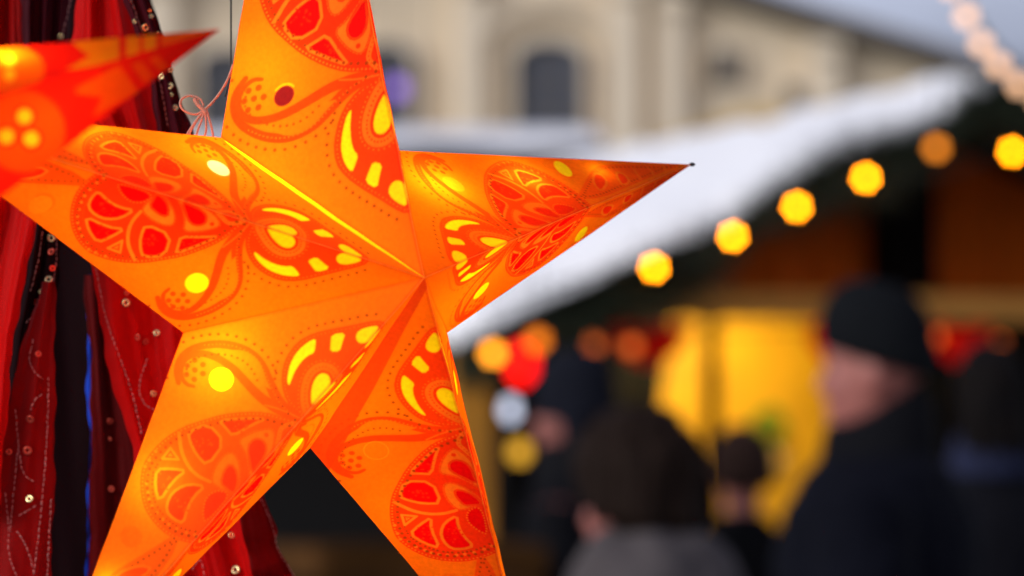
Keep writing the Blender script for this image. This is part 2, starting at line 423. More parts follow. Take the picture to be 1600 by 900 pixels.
# strings of lights: cable and bulbs
def light_string(label, pts, bulbs, r, m, group=None, cable_r=.004):
    c = Vector(pts[0]); root = empty('light_string', c, label, 'string lights', group)
    bm = bmesh.new(); add_tube(bm, [Vector(p) - c for p in pts], cable_r, 6); obj('cable', bm, M['cable'], root)
    first = None
    for b in bulbs:
        if first is None:
            bm = bmesh.new(); add_ball(bm, (0, 0, 0), r, 16, (1, 1, 1.05)); o = obj('bulb', bm, m, root); first = o
            bm = bmesh.new(); add_loft(bm, [(r * .9, r * .5, r * .5), (r * 1.7, r * .45, r * .45)], 10); s0 = obj('socket', bm, M['cable'], o)
        else:
            o = first.copy(); link(o, root); s = s0.copy(); link(s, o)
        o.location = Vector(b) - c
    return root
amber = glow('amber_bulb', (1, .27, .002), 36)
amber_dim = glow('dim_amber_bulb', (1, .28, .02), 3.2)
red_dim = glow('dim_orange_bulb', (1, .17, .025), 1.5)
bp = [(1022, 418), (1145, 369), (1245, 323), (1353, 278)]
B = [SM @ stall_px(x, y, -.46) for x, y in bp] + [SM @ stall_px(1582, 237, -.46), SM @ stall_px(1680, 290, -.46)]
cab = []
for a, b in zip(B, B[1:]):
    for i in range(7):
        t = i / 7; cab.append(a.lerp(b, t) + Vector((0, 0, .035 - .06 * t * (1 - t) * 4 + 0)))
light_string('warm yellow bulbs strung along the fir garland of the gable', [B[0] + Vector((-.5, 0, -.12))] + cab + [B[-1]], B, .0138, amber)
q = SM @ stall_px(1463, 231, -.47)
light_string('single dim amber bulb under the roof peak left of the last yellow bulb', [q + Vector((0, 0, .25)), q + Vector((0, 0, .03))], [q], .02, amber_dim)
B = [SM @ stall_px(x, y, .06) for x, y in ((930, 537), (987, 541), (1460, 526), (1560, 538))]
light_string('dim orange bulbs strung under the tan beam', [b + Vector((0, 0, .035)) for b in [SM @ stall_px(880, 515, .06)] + B + [SM @ stall_px(1640, 520, .06)]], B, .021, red_dim)
pale = glow('pale_bulb', (1, .56, .32), 2.6)
B = [at(x, y, 8.8 + .02 * i) for i, (x, y) in enumerate(((1455, -68), (1484, -22), (1510, 25), (1533, 68), (1560, 101), (1592, 132), (1628, 160)))]
light_string('pale peach bulbs strung across the sky above the roof peak', [at(1400, -150, 8.8)] + [b + Vector((0, 0, .035)) for b in B] + [at(1700, 190, 9)], B, .0175, pale)

def hung_lamp(name, label, px, py, yl, r, m, drop=.2, sz=1):
    p = SM @ stall_px(px, py, yl); root = empty(name, p, label, 'lamp')
    bm = bmesh.new(); add_ball(bm, (0, 0, 0), r, 18, (1, 1, sz)); obj('globe', bm, m, root)
    bm = bmesh.new(); add_loft(bm, [(r * sz * .9, r * .5, r * .5), (r * sz * 1.3, r * .35, r * .35)], 12); obj('cap', bm, M['black_metal'], root)
    bm = bmesh.new(); add_tube(bm, [(0, 0, r * sz * 1.3), (0, 0, r * sz + drop)], .003, 6); obj('cord', bm, M['cable'], root)
hung_lamp('globe_lamp', 'bright orange globe lamp at the left end of the stall', 770, 552, -.45, .022, glow('orange_globe', (1, .33, .015), 6.5))
hung_lamp('paper_lantern', 'red glowing lantern at the left end of the stall beam', 815, 568, -.40, .04, glow('red_lantern', (1, .006, .004), 3.0), sz=1.5)
hung_lamp('globe_lamp', 'dim orange globe lamp right of the red lantern', 840, 532, -.42, .025, glow('dim_orange_globe', (1, .22, .01), 2.4))
hung_lamp('globe_lamp', 'cool white globe lamp below the red lantern', 797, 640, -.25, .021, glow('white_globe', (.75, .8, 1), 1.9), .12, 1.5)
hung_lamp('globe_lamp', 'amber globe lamp below the cool white one', 812, 706, -.25, .028, glow('amber_globe', (1, .5, .04), 1.4), .10, 1.1)
p = at(620, 138, 24); root = empty('globe_lamp', p, 'violet globe lamp in front of the church beside the star', 'lamp')
bm = bmesh.new(); add_ball(bm, (0, 0, 0), .055, 16); obj('globe', bm, glow('violet_globe', (.42, .22, 1), 1.3), root)
bm = bmesh.new(); add_tube(bm, [(0, 0, .05), (0, 0, .9)], .006, 6); obj('cord', bm, M['cable'], root)

# ------------------------------------------------------------------ people
def sc_head(bm, f):
    for v in bm.verts: v.co = Vector((v.co.x * f, v.co.y * f, 1.64 + (v.co.z - 1.64) * f))
def person(label, px, D, H, face, coat_c, hat=None, hair=None, scarf=None, bulk=1.0, tilt=0, group='people at the market', collar=None, big=1.0, hood=None, ctop=1.55):
    """face: heading of the face, radians, 0 = away from the camera, pi/2 = to the left of the picture"""
    g = at(px, 700, D); g.z = 0
    root = empty('person', g, label, 'person', group, face)
    k = H / 1.75
    bm = bmesh.new()
    add_loft(bm, [(.80, .165, .11), (.95, .16, .11), (1.1, .15, .10), (1.25, .18, .115), (1.38, .185, .11), (1.44, .12, .085), (1.50, .056, .058), (1.56, .054, .058)], 24)
    add_loft(bm, [(1.500, .022, .03, 0, .055), (1.515, .042, .05, 0, .042), (1.545, .058, .075, 0, .026), (1.58, .066, .088, 0, .016), (1.62, .073, .095, 0, .008), (1.66, .076, .098, 0, .004), (1.70, .071, .093), (1.73, .055, .073), (1.748, .03, .04)], 24)
    add_ball(bm, (0, .108, 1.598), .014, 10, (.9, 1.3, 1.0)); add_tube(bm, [(0, .092, 1.645), (0, .112, 1.602)], [.008, .013], 8)   # nose
    add_ball(bm, (0, .096, 1.665), .018, 10, (2.6, .6, .5))                                                                    # brow
    add_ball(bm, (0, .090, 1.515), .018, 10, (1.2, .9, .9))                                                                    # chin
    for s in (-1, 1):
        add_ball(bm, (s * .077, -.004, 1.618), .026, 10, (.4, .75, 1.2))                                                       # ears
        add_ball(bm, (s * .04, .075, 1.60), .022, 10)                                                                          # cheeks
        sh, elb, wr = Vector((s * .185, 0, 1.385)), Vector((s * .255, -.03, 1.10)), Vector((s * .19, .14, .96))
        add_tube(bm, [sh, sh.lerp(elb, .5), elb, elb.lerp(wr, .4), wr], [.052, .046, .040, .038, .028], 12)
        add_ball(bm, wr + Vector((-s * .03, .045, -.015)), .034, 12, (.8, 1.1, .5))
        for f in range(4):
            b = wr + Vector((-s * (.035 + .004 * f), .065, -.004 - .013 * f + .012)); l = (.036, .042, .040, .030)[f]
            add_tube(bm, [b, b + Vector((-s * l * .5, l * .7, 0)), b + Vector((-s * l * 1.2, l * .8, -.006))], [.0085, .008, .006], 8)
        b = wr + Vector((-s * .02, .03, .012)); add_tube(bm, [b, b + Vector((-s * .012, .025, .022)), b + Vector((-s * .03, .048, .024))], [.010, .009, .007], 8)
        hp, kn, an = Vector((s * .09, 0, .86)), Vector((s * .10, .015, .48)), Vector((s * .10, -.02, .07))
        add_tube(bm, [hp, hp.lerp(kn, .5), kn, kn.lerp(an, .35), an], [.088, .075, .056, .055, .038], 14)
        add_loft(bm, [(.0, .04, .12, s * .10, .05), (.04, .038, .11, s * .10, .04), (.08, .034, .05, s * .10, -.01)], 14)
    remeshed('body', bm, M['skin'], root, .0085, 4).scale = (k, k, k)
    def part(name, bm_, m_, vox=None, sm=6):
        o = remeshed(name, bm_, m_, root, vox, sm) if vox else obj(name, bm_, m_, root)
        o.scale = (k, k, k); return o
    # face
    for s in (-1, 1):
        bm = bmesh.new(); add_ball(bm, (s * .031, .090, 1.633), .0115, 12); part('eye', bm, M['eye'])
    bm = bmesh.new(); add_ball(bm, (0, .098, 1.553), .012, 12, (2.1, .7, .55)); part('mouth', bm, M['lip'])
    # coat
    cm = cloth('coat_' + '%d' % px, coat_c)
    bm = bmesh.new(); q = bulk
    add_loft(bm, [(.55, .23 * q, .17 * q), (.75, .215 * q, .16 * q), (.95, .205 * q, .15 * q), (1.1, .20 * q, .145 * q), (1.25, .215 * q, .155 * q), (1.36, .21 * q, .14 * q), (1.43, .16 * q, .115 * q), (1.485, .085, .085), (1.51, .078, .08)], 28)
    for s in (-1, 1):
        sh, elb, wr = Vector((s * .185 * q, 0, 1.37)), Vector((s * .265 * q, -.035, 1.09)), Vector((s * .20, .13, .96))
        add_tube(bm, [sh, sh.lerp(elb, .5), elb, elb.lerp(wr, .5), wr], [.078 * q, .074 * q, .068 * q, .060, .05], 14)
    o = part('coat', bm, cm, .014, 5)
    for v in o.data.vertices:
        v.co += v.normal * (.010 * noise.noise(v.co * 9) + .006 * noise.noise(v.co * 24))
    if collar:
        bm = bmesh.new(); add_loft(bm, [(1.435, .14, .125, 0, 0), (1.455, .12, .115, 0, 0), ((1.455 + ctop) / 2, .105, .11, 0, .005), (ctop - .015, .094, .10, 0, .005), (ctop, .083, .09, 0, .005)], 24)
        for v in bm.verts: v.co.z += max(0, -v.co.y + .02) * (.75 if v.co.z > 1.47 else 0)
        o = part('collar', bm, cloth('collar_%d' % px, collar))
        for v in o.data.vertices: v.co += v.normal * .012 * noise.noise(v.co * 25)
    if hood:
        bm = bmesh.new(); add_loft(bm, [(1.315, .16, .12, 0, -.04), (1.375, .195, .16, 0, -.05), (1.455, .195, .165, 0, -.055), (1.525, .17, .145, 0, -.05), (1.570, .13, .115, 0, -.04), (1.590, .09, .08, 0, -.03)], 32)
        o = part('hood', bm, cloth('hood_%d' % px, hood), .014, 6)
        for v in o.data.vertices: v.co += v.normal * .018 * noise.noise(v.co * 14)
    for s in (-1, 1):
        hp, kn, an = Vector((s * .095, 0, .84)), Vector((s * .105, .015, .48)), Vector((s * .105, -.02, .10))
        bm = bmesh.new(); add_tube(bm, [hp, kn, an], [.10, .082, .075], 14); part('trouser_leg', bm, M['trousers'])
        bm = bmesh.new(); add_loft(bm, [(.002, .052, .15, s * .105, .05), (.05, .05, .14, s * .105, .045), (.09, .048, .075, s * .105, -.01), (.20, .055, .06, s * .105, -.02)], 16); part('boot', bm, M['boots'])
    if hat:
        kind, c = hat; hm = cloth('hat_%d' % px, c)
        bm = bmesh.new()
        if kind == 'beanie':
            add_loft(bm, [(1.635, .090, .112, 0, -.006), (1.648, .096, .118, 0, -.004), (1.68, .095, .117, 0, 0), (1.706, .090, .111, 0, 0), (1.735, .082, .104, 0, -.004), (1.765, .066, .086, 0, -.010), (1.785, .046, .060, 0, -.014), (1.795, .02, .026, 0, -.016)], 28)
            for v in bm.verts: v.co.z += .30 * v.co.y + .008
            part('beanie', bm, hm)
        else:
            add_loft(bm, [(1.615, .090, .112, 0, -.01), (1.63, .096, .118, 0, -.006), (1.70, .094, .116, 0, 0), (1.76, .088, .106, 0, -.004), (1.80, .066, .08, 0, -.006), (1.815, .03, .04, 0, -.006)], 28)
            add_ball(bm, (0, .0, 1.668), .05, 16, (2.0, 2.5, .5))
            for s in (-1, 1): add_ball(bm, (s * .084, -.02, 1.60), .04, 12, (.5, 1, 1.6))
            sc_head(bm, big); part('fur_cap', bm, hm, .010, 3)
    if hair:
        c, long_ = hair; bm = bmesh.new()
        low = 1.47 if long_ else 1.58
        add_loft(bm, [(low, .075, .055, 0, -.055), (low + .05, .092, .075, 0, -.045), (1.60, .098, .088, 0, -.034), (1.65, .101, .106, 0, -.014), (1.70, .098, .112, 0, -.006), (1.74, .083, .098, 0, -.006), (1.775, .056, .066, 0, -.01), (1.79, .02, .025, 0, -.01)], 40)
        sc_head(bm, big)
        o = part('hair', bm, mat('hair_%d' % px, c, .7, .5, 60, .4, stretch=(1, 1, .08), spec=.05), .010, 3)
        for v in o.data.vertices: v.co += v.normal * .014 * noise.noise(Vector((v.co.x * 40, v.co.y * 40, v.co.z * 6)))
    return root
M['trousers'] = cloth('dark_trousers', (.018, .018, .024)); M['boots'] = mat('black_boots', (.012, .011, .010), .5)
person('man in a black beanie and dark navy coat facing left at right', 1374, 7.25, 1.715, R(76), (.004, .0045, .009), hat=('beanie', (.007, .008, .010)), bulk=1.3, collar=(.006, .006, .008), ctop=1.525)
person('woman with dark brown hair seen from behind in a grey hooded jacket', 992, 6.2, 1.46, R(48), (.16, .15, .165), hair=((.018, .010, .0075), False), bulk=1.0, hood=(.085, .073, .076), big=1.2)
person('man in a dark fur cap and black coat behind the grey jacket', 898, 10.0, 1.65, R(72), (.006, .006, .008), hat=('fur', (.010, .011, .018)), collar=(.008, .008, .010))
person('distant figure in a black coat before the yellow wall', 1160, 10.4, 1.48, R(10), (.005, .005, .006), hair=((.035, .018, .014), False))
person('dark passer-by in a blue grey collar behind the man in the beanie', 1548, 10.0, 1.68, R(8), (.006, .006, .009), hat=('beanie', (.006, .006, .008)), collar=(.02, .024, .055), hair=((.008, .006, .006), True))

# ------------------------------------------------------------------ the paper star lantern
# corners of the star as (photo x, photo y, depth): five tips, five valleys between them, the front apex; the centre for the back half
D0 = 2.254; KK = .1333
def P3(px, py, z): return at(px, py, D0 * (1 + KK * z))
TIP = {'T': (468, -520, .06), 'R': (1080, 257, .549), 'BR': (844, 1122, .279), 'BL': (61, 1123, -.377), 'L': (-194, 160, -.512)}
VAL = {'TR': (622, 235, .125), 'RB': (698, 520, .17), 'B': (485, 700, -.02), 'LB': (287, 520, -.183), 'TL': (345, 215, -.093)}
APX = (663, 434, -.313); CEN = (488.6, 443.7, 0)
tip = {k: P3(*v) for k, v in TIP.items()}; val = {k: P3(*v) for k, v in VAL.items()}
apx = P3(*APX); cen = P3(*CEN); bapx = cen * 2 - apx
ARMS = [('T', 'TL', 'TR'), ('R', 'TR', 'RB'), ('BR', 'RB', 'B'), ('BL', 'B', 'LB'), ('L', 'LB', 'TL')]

def to_bary(px, py, A, T, V):                    # photo point on the plane of a face -> weights of tip and valley
    d = at(px, py, 1) - CAMP; e1, e2 = T - A, V - A; n = e1.cross(e2)
    q = CAMP + d * ((A - CAMP).dot(n) / d.dot(n)) - A
    m = Matrix(((e1.dot(e1), e1.dot(e2)), (e1.dot(e2), e2.dot(e2))))
    b = m.inverted() @ Vector((q.dot(e1), q.dot(e2)))
    return b.x, b.y
# the print is drawn once, in the flat space of one half-point: u,v weights mapped on a plain triangle measured in photo pixels
CA, CT, CV = np.array([663., 434.]), np.array([61., 1123.]), np.array([287., 520.])
def canon(b): return CA + np.outer(b[:, 0], CT - CA) + np.outer(b[:, 1], CV - CA)
def tr(pts, z=None, face='BL'):                  # traced points (zoom: scale, x0, y0) -> print space
    if z: pts = [(z[1] + x / z[0], z[2] + y / z[0]) for x, y in pts]
    f = {'BL': ('BL', 'LB'), 'R': ('R', 'TR'), 'L': ('L', 'LB'), 'T': ('T', 'TL'), 'BR': ('BR', 'B')}[face]
    return canon(np.array([to_bary(x, y, apx, tip[f[0]], val[f[1]]) for x, y in pts]))
def chaikin(p, closed=True, it=1):
    p = np.asarray(p, float)
    for _ in range(it):
        q = np.roll(p, -1, 0)
        if closed: p = np.stack([p * .75 + q * .25, p * .25 + q * .75], 1).reshape(-1, 2)
        else:
            m = np.stack([p[:-1] * .75 + p[1:] * .25, p[:-1] * .25 + p[1:] * .75], 1).reshape(-1, 2); p = np.vstack([p[:1], m, p[-1:]])
    return p
def seg_d(P, poly, closed):
    d = np.full(len(P), 1e9); arg = np.zeros(len(P)); n = len(poly); inside = np.zeros(len(P), bool)
    for i in range(n if closed else n - 1):
        a, b = poly[i], poly[(i + 1) % n]; e = b - a; w = P - a
        t = np.clip((w @ e) / max(e @ e, 1e-9), 0, 1); dd = np.hypot(*(w - np.outer(t, e)).T)
        s = dd < d; d = np.where(s, dd, d); arg = np.where(s, (i + t) / max(n - 1, 1), arg)
        if closed:
            c = ((a[1] <= P[:, 1]) & (b[1] > P[:, 1])) | ((b[1] <= P[:, 1]) & (a[1] > P[:, 1]))
            if abs(e[1]) > 1e-9: inside ^= c & (P[:, 0] < a[0] + (P[:, 1] - a[1]) / e[1] * e[0])
    return np.where(inside, -d, d) if closed else d, arg
class Painter:
    def __init__(s, P, base): s.P = P; s.C = np.tile(np.array(base, float), (len(P), 1)); s.aa = 1.8
    def put(s, idx, m, c): s.C[idx] += (np.array(c) - s.C[idx]) * m[:, None]
    def near(s, poly, pad):
        lo, hi = poly.min(0) - pad, poly.max(0) + pad
        return np.where(((s.P > lo) & (s.P < hi)).all(1))[0]
    def fill(s, poly, c, grow=0, smooth=1, soft=None):
        p = chaikin(poly, True, smooth) if smooth else np.asarray(poly); i = s.near(p, abs(grow) + 4)
        if len(i): d, _ = seg_d(s.P[i], p, True); s.put(i, np.clip(.5 - (d - grow) / (soft or s.aa), 0, 1), c)
    def outline(s, poly, c, w, off=0, smooth=1):
        p = chaikin(poly, True, smooth) if smooth else np.asarray(poly); i = s.near(p, w + abs(off) + 4)
        if len(i): d, _ = seg_d(s.P[i], p, True); s.put(i, np.clip(.5 - (np.abs(d - off) - w / 2) / s.aa, 0, 1), c)
    def stroke(s, line, c, w0, w1=None, smooth=2):
        p = chaikin(line, False, smooth); wm = max(np.atleast_1d(w0).max(), w1 or 0); i = s.near(p, wm + 4)
        if len(i):
            d, t = seg_d(s.P[i], p, False); w = w0 if w1 is None else w0 + (w1 - w0) * t
            s.put(i, np.clip(.5 - (d - w / 2) / s.aa, 0, 1), c)
    def dots(s, pts, c, r):
        for q in pts:
            q = np.asarray(q); i = s.near(q[None], r + 4)
            if len(i): d = np.hypot(*(s.P[i] - q).T); s.put(i, np.clip(.5 - (d - r) / s.aa, 0, 1), c)
def along(line, step, off=0, smooth=2, closed=False):
    p = chaikin(line, closed, smooth)
    if closed: p = np.vstack([p, p[:1]])
    L = np.r_[0, np.cumsum(np.hypot(*np.diff(p, axis=0).T))]; out = []
    for s_ in np.arange(step / 2, L[-1], step):
        q = np.array([np.interp(s_, L, p[:, 0]), np.interp(s_, L, p[:, 1])]); q2 = np.array([np.interp(s_ + .5, L, p[:, 0]), np.interp(s_ + .5, L, p[:, 1])])
        t = q2 - q; t /= max(np.hypot(*t), 1e-9); out.append(q + off * np.array([-t[1], t[0]]))
    return out

Z4, Z5, Z6 = (5, 420, 500), (4.5, 220, 520), (4.089, 200, 640)
T4 = lambda p: tr(p, Z4); T5 = lambda p: tr(p, Z5); T6 = lambda p: tr(p, Z6)
G = {}
G['crescent'] = T4([(365, 140), (300, 170), (230, 230), (180, 300), (150, 380), (135, 470), (148, 510), (165, 480), (190, 410), (240, 330), (300, 275), (350, 255), (362, 200)])
G['quad'] = T4([(490, 110), (600, 95), (570, 180), (550, 245), (475, 245), (480, 180)])
G['drop_s'] = T4([(862, 45), (780, 50), (700, 80), (675, 125), (690, 172), (735, 185), (790, 165), (830, 110)])
G['drop_l'] = T4([(330, 660), (325, 580), (340, 490), (375, 430), (420, 410), (465, 430), (482, 485), (460, 560), (400, 610), (345, 655)])
G['ring'] = T4([(310, 800), (250, 720), (238, 600), (255, 470), (300, 385), (360, 340), (430, 325), (510, 355), (560, 430), (555, 520), (490, 610), (400, 720)])
G['wing'] = T4([(430, 800), (260, 770), (160, 680), (100, 570), (88, 430), (125, 290), (215, 165), (340, 100), (480, 68), (640, 40), (780, 8), (890, 0), (915, 60), (890, 135), (820, 210), (720, 270), (670, 330), (660, 430), (600, 540), (470, 740)])
G['hook'] = T4([(880, -60), (920, 0), (905, 80), (860, 160), (790, 230), (700, 265), (672, 310), (680, 370)])
hole = T5([(565, 325)])[0]
G['flower'] = T5([(385, 260), (385, 190), (442, 222), (440, 285), (380, 325), (328, 292), (333, 230)])
G['leaf_in'] = T5([(1075, 590), (980, 545), (900, 500), (820, 440), (740, 350), (640, 240), (540, 170), (430, 138), (340, 160), (290, 220), (285, 300), (320, 360), (375, 375)])
G['leaf_out'] = T5([(1075, 590), (980, 510), (930, 430), (890, 330), (850, 230), (780, 150), (690, 98), (570, 75), (450, 85), (350, 115), (280, 175), (250, 260), (270, 350)])
G['leaf_gap'] = T5([(610, 112), (720, 112), (800, 158), (850, 222), (882, 320), (922, 410), (860, 380), (780, 305), (700, 210), (640, 140)])
G['body'] = T6([(1160, 90), (1000, 50), (880, 12), (740, 8), (600, 25), (480, 60), (350, 105), (240, 175), (150, 260), (90, 350), (72, 450), (80, 550), (110, 640), (170, 730), (250, 800), (340, 840), (440, 860), (560, 820), (900, 500), (1120, 260)])
G['in_body'] = T6([(1150, 100), (1000, 60), (880, 22), (740, 22), (600, 40), (480, 78), (360, 125), (265, 195), (195, 285), (155, 370), (150, 480), (172, 580), (225, 665), (300, 730), (380, 775), (470, 790), (600, 740), (900, 470), (1120, 240)])
G['lightdots'] = T6([(175, 265), (132, 320), (105, 362), (122, 412), (114, 470), (126, 528), (135, 572), (155, 615), (185, 657), (222, 698), (262, 730), (312, 760), (375, 785), (430, 800)])
G['cells'] = [('q', T6([(380, 140), (505, 80), (615, 205), (505, 360), (430, 285), (392, 205)])), ('q', T6([(570, 62), (740, 50), (890, 50), (780, 100), (660, 168), (620, 120)])),
  ('t', T6([(270, 240), (212, 312), (322, 317)])), ('q', T6([(175, 375), (280, 372), (375, 385), (290, 450), (200, 592), (168, 490)])),
  ('q', T6([(240, 645), (258, 560), (310, 500), (390, 468), (492, 485), (420, 550), (378, 630), (355, 727), (290, 700)]))]
G['arcline'] = T6([(328, 150), (335, 260), (375, 350), (440, 420), (520, 458)])
G['cell_dot'] = T6([(475, 660), (490, 560), (560, 510), (640, 530), (612, 600), (490, 725)])
G['d2o'] = T6([(520, 455), (555, 345), (620, 272), (672, 268), (710, 340), (716, 450), (692, 565), (640, 522), (560, 497)])
G['d2i'] = T6([(590, 470), (610, 392), (650, 345), (685, 398), (692, 470), (672, 535), (630, 500)])
G['d1o'] = T6([(688, 192), (780, 140), (880, 115), (938, 128), (932, 230), (890, 320), (800, 425), (735, 525), (772, 400), (738, 270)])
G['d1i'] = T6([(790, 405), (768, 300), (762, 230), (800, 188), (850, 190), (877, 240), (860, 300), (822, 352)])
G['d1p'] = T6([(880, 160)])
G['arc2'] = T6([(925, 330), (948, 250), (960, 170), (975, 110), (1050, 85), (1150, 105)])
G['tri2'] = T6([(1010, 215), (1040, 150), (1110, 140), (1060, 200)])
disc = T6([(-140, 800)])[0]
disc = tr([(205, 838)])[0]
ZR = (2.648, 620, 200)
TR_ = lambda p: tr(p, ZR, 'R')
hole2 = TR_([(692, 166)])[0]
G['body2'] = TR_([(745, 290), (790, 205), (815, 160), (870, 150), (960, 150), (1070, 152), (1185, 150), (1130, 172), (960, 240), (850, 290)])
G['leaf1'] = TR_([(815, 182), (848, 190), (876, 222), (850, 262), (815, 225)])
G['leaf2'] = TR_([(905, 178), (945, 190), (967, 224), (935, 236), (912, 205)])
G['swirl'] = [TR_([(980, 165), (1000, 195), (1010, 212)]), TR_([(1040, 160), (1060, 178), (1064, 192)]), TR_([(1100, 156), (1112, 168), (1112, 176)])]

BASE = (.95, .20, .002); INK = (.92, .085, .002); LINE = (.92, .18, .003); HOLE = (.98, .94, .006); DOT = (.36, .050, .003)
def paint(P, ink=1.0, hole_c=HOLE, hole2_c=None, seam=None, flap=None, bary=None, pale=0):
    """ink: 0 = faint orange print, 1 = strong red print; varied per facet to imitate shading"""
    lerp = lambda a, b, t: tuple(x + (y - x) * t for x, y in zip(a, b))
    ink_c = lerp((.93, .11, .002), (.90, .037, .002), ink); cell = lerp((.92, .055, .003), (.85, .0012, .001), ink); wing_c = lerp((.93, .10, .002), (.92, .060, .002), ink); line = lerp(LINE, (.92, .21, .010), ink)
    p = Painter(P, BASE)
    # leaf with its curl, round hole and flower of dots
    p.stroke(G['leaf_out'], wing_c, 19, 8); p.stroke(G['leaf_in'], wing_c, 18, 5)
    p.fill(G['leaf_gap'], BASE, -1.5)
    p.dots(along(G['leaf_out'][:9], 6.2), line, 1.1)
    p.stroke(tr([(470, 655), (440, 640), (412, 632)]), line, 2.2)
    p.dots(G['flower'], wing_c, 4.4)
    # main paisley
    p.fill(G['body'], ink_c)
    p.dots(G['lightdots'], line, 2.7)
    p.outline(G['in_body'], wing_c, 1.5)
    for kind, c in G['cells']:
        p.fill(c, line, 1.6, 0 if kind == 't' else 1); p.fill(c, cell, -2.6, 0 if kind == 't' else 1)
        if kind == 't': p.fill(c, line, -4.5, 0); p.fill(c, cell, -6.5, 0)
        else:
            g = c.mean(0)
            for k in range(14):
                a = random.random() * 6.28; r_ = random.random() ** .5 * 16
                p.dots([g + r_ * np.array([math.cos(a), math.sin(a)])], lerp(cell, ink_c, .7), random.uniform(.8, 2))
    p.stroke(G['arcline'], line, 6, 5)
    p.fill(G['cell_dot'], cell); p.dots(along(G['cell_dot'], 5.5, 0, 1, True), line, 1.3)
    for o_, i_ in (('d2o', 'd2i'), ('d1o', 'd1i')):
        p.fill(G[o_], line); p.outline(G[o_], ink_c, 1.5, -1.6); p.dots(along(G[o_], 6, 0, 1, True), ink_c, .9)
        p.outline(G[i_], ink_c, 2.5, 1.5); p.fill(G[i_], cell)
    p.dots(G['d1p'], ink_c, 3.6)
    p.stroke(G['arc2'], line, 7); p.dots(along(G['arc2'], 6), ink_c, 1); p.outline(G['tri2'], cell, 3)
    # wing round the cut-outs
    p.fill(G['wing'], wing_c); p.stroke(G['hook'], BASE, 3.2)
    p.dots(along(G['wing'], 6.5, 4.5, 1, True), line, 1.0)
    p.fill(G['ring'], line); p.dots(along(G['ring'], 7.0, 7, 1, True), wing_c, 1.5); p.dots(along(G['ring'], 6.5, -3.5, 1, True), line, 1.3)
    p.fill(G['drop_l'], ink_c, 5)
    for c in ('crescent', 'quad', 'drop_s', 'drop_l'):
        p.fill(G[c], wing_c, 2.2); p.fill(G[c], HOLE, 0)
    # dark dots and ticks outside the contours
    p.dots(along(G['leaf_out'][3:], 12, 16), DOT, 2.2); p.dots(along(G['leaf_out'][3:], 12, -16), DOT, 1.7)
    p.dots(along(G['wing'], 13, -10, 1, True), DOT, 2.1)
    p.dots(along(G['body'][:17], 12, -11, 1), DOT, 2.4); p.dots(along(G['body'][:17], 6.2, -3.4, 1), line, 1.4)
    p.dots(along(G['body'][8:17], 9, -19, 1), DOT, 1.7)
    # round holes
    if hole_c is not None: p.fill([hole + (18.5 if hole_c[0] > .5 else 14) * np.array([math.cos(a), math.sin(a)]) for a in np.linspace(0, 6.28, 25)[:-1]], hole_c, 0, 0)
    if hole_c is not None and hole_c[0] < .5: p.stroke([hole + 16 * np.array([math.cos(a), math.sin(a)]) for a in np.linspace(1.2, 2.9, 10)], (.97, .5, .006), 3)
    if hole_c is None: p.outline([hole + 18 * np.array([math.cos(a), math.sin(a)]) for a in np.linspace(0, 6.28, 25)[:-1]], (.96, .3, .01), 2, 0, 0)
    p.fill([disc + 17 * np.array([math.cos(a), math.sin(a)]) for a in np.linspace(0, 6.28, 25)[:-1]], lerp(BASE, ink_c, .25), 0, 0)
    # small paisley towards the tip
    p.fill(G['body2'], lerp(ink_c, BASE, .35)); p.dots(along(G['body2'], 10, -7, 1, True), DOT, 1.6)
    for l in ('leaf1', 'leaf2'): p.fill(G[l], line, 1.5); p.fill(G[l], lerp(cell, ink_c, .6), -2.2)
    for l in G['swirl']: p.stroke(l, line, 3.5)
    if hole2_c is not None: p.fill([hole2 + np.array([20 * math.cos(a), 15 * math.sin(a)]) for a in np.linspace(0, 6.28, 25)[:-1]], hole2_c, 0, 0)
    # folds: the paper is doubled where it is glued along ridge and valley
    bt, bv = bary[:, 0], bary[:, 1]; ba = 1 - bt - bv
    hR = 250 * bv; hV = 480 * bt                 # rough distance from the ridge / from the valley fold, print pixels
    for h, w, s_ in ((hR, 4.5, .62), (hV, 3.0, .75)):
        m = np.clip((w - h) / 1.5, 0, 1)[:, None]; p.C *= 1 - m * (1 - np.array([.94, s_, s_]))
    m = np.clip((1.6 - hR) / 1.2, 0, 1)[:, None]; p.C += (np.array((.97, .34, .05)) - p.C) * m * .8  # pale highlight painted along the ridge fold
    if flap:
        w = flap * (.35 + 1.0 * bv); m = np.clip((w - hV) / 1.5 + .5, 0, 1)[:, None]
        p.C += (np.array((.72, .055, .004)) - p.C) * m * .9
    if seam:
        w = seam * np.sin(np.clip(bv / .98, 0, 1) * math.pi) ** .6; m = np.clip((w - hV) / 1.6 + .5, 0, 1)[:, None]
        p.C += (np.array(HOLE) * 1.0 - p.C) * m
    return p.C

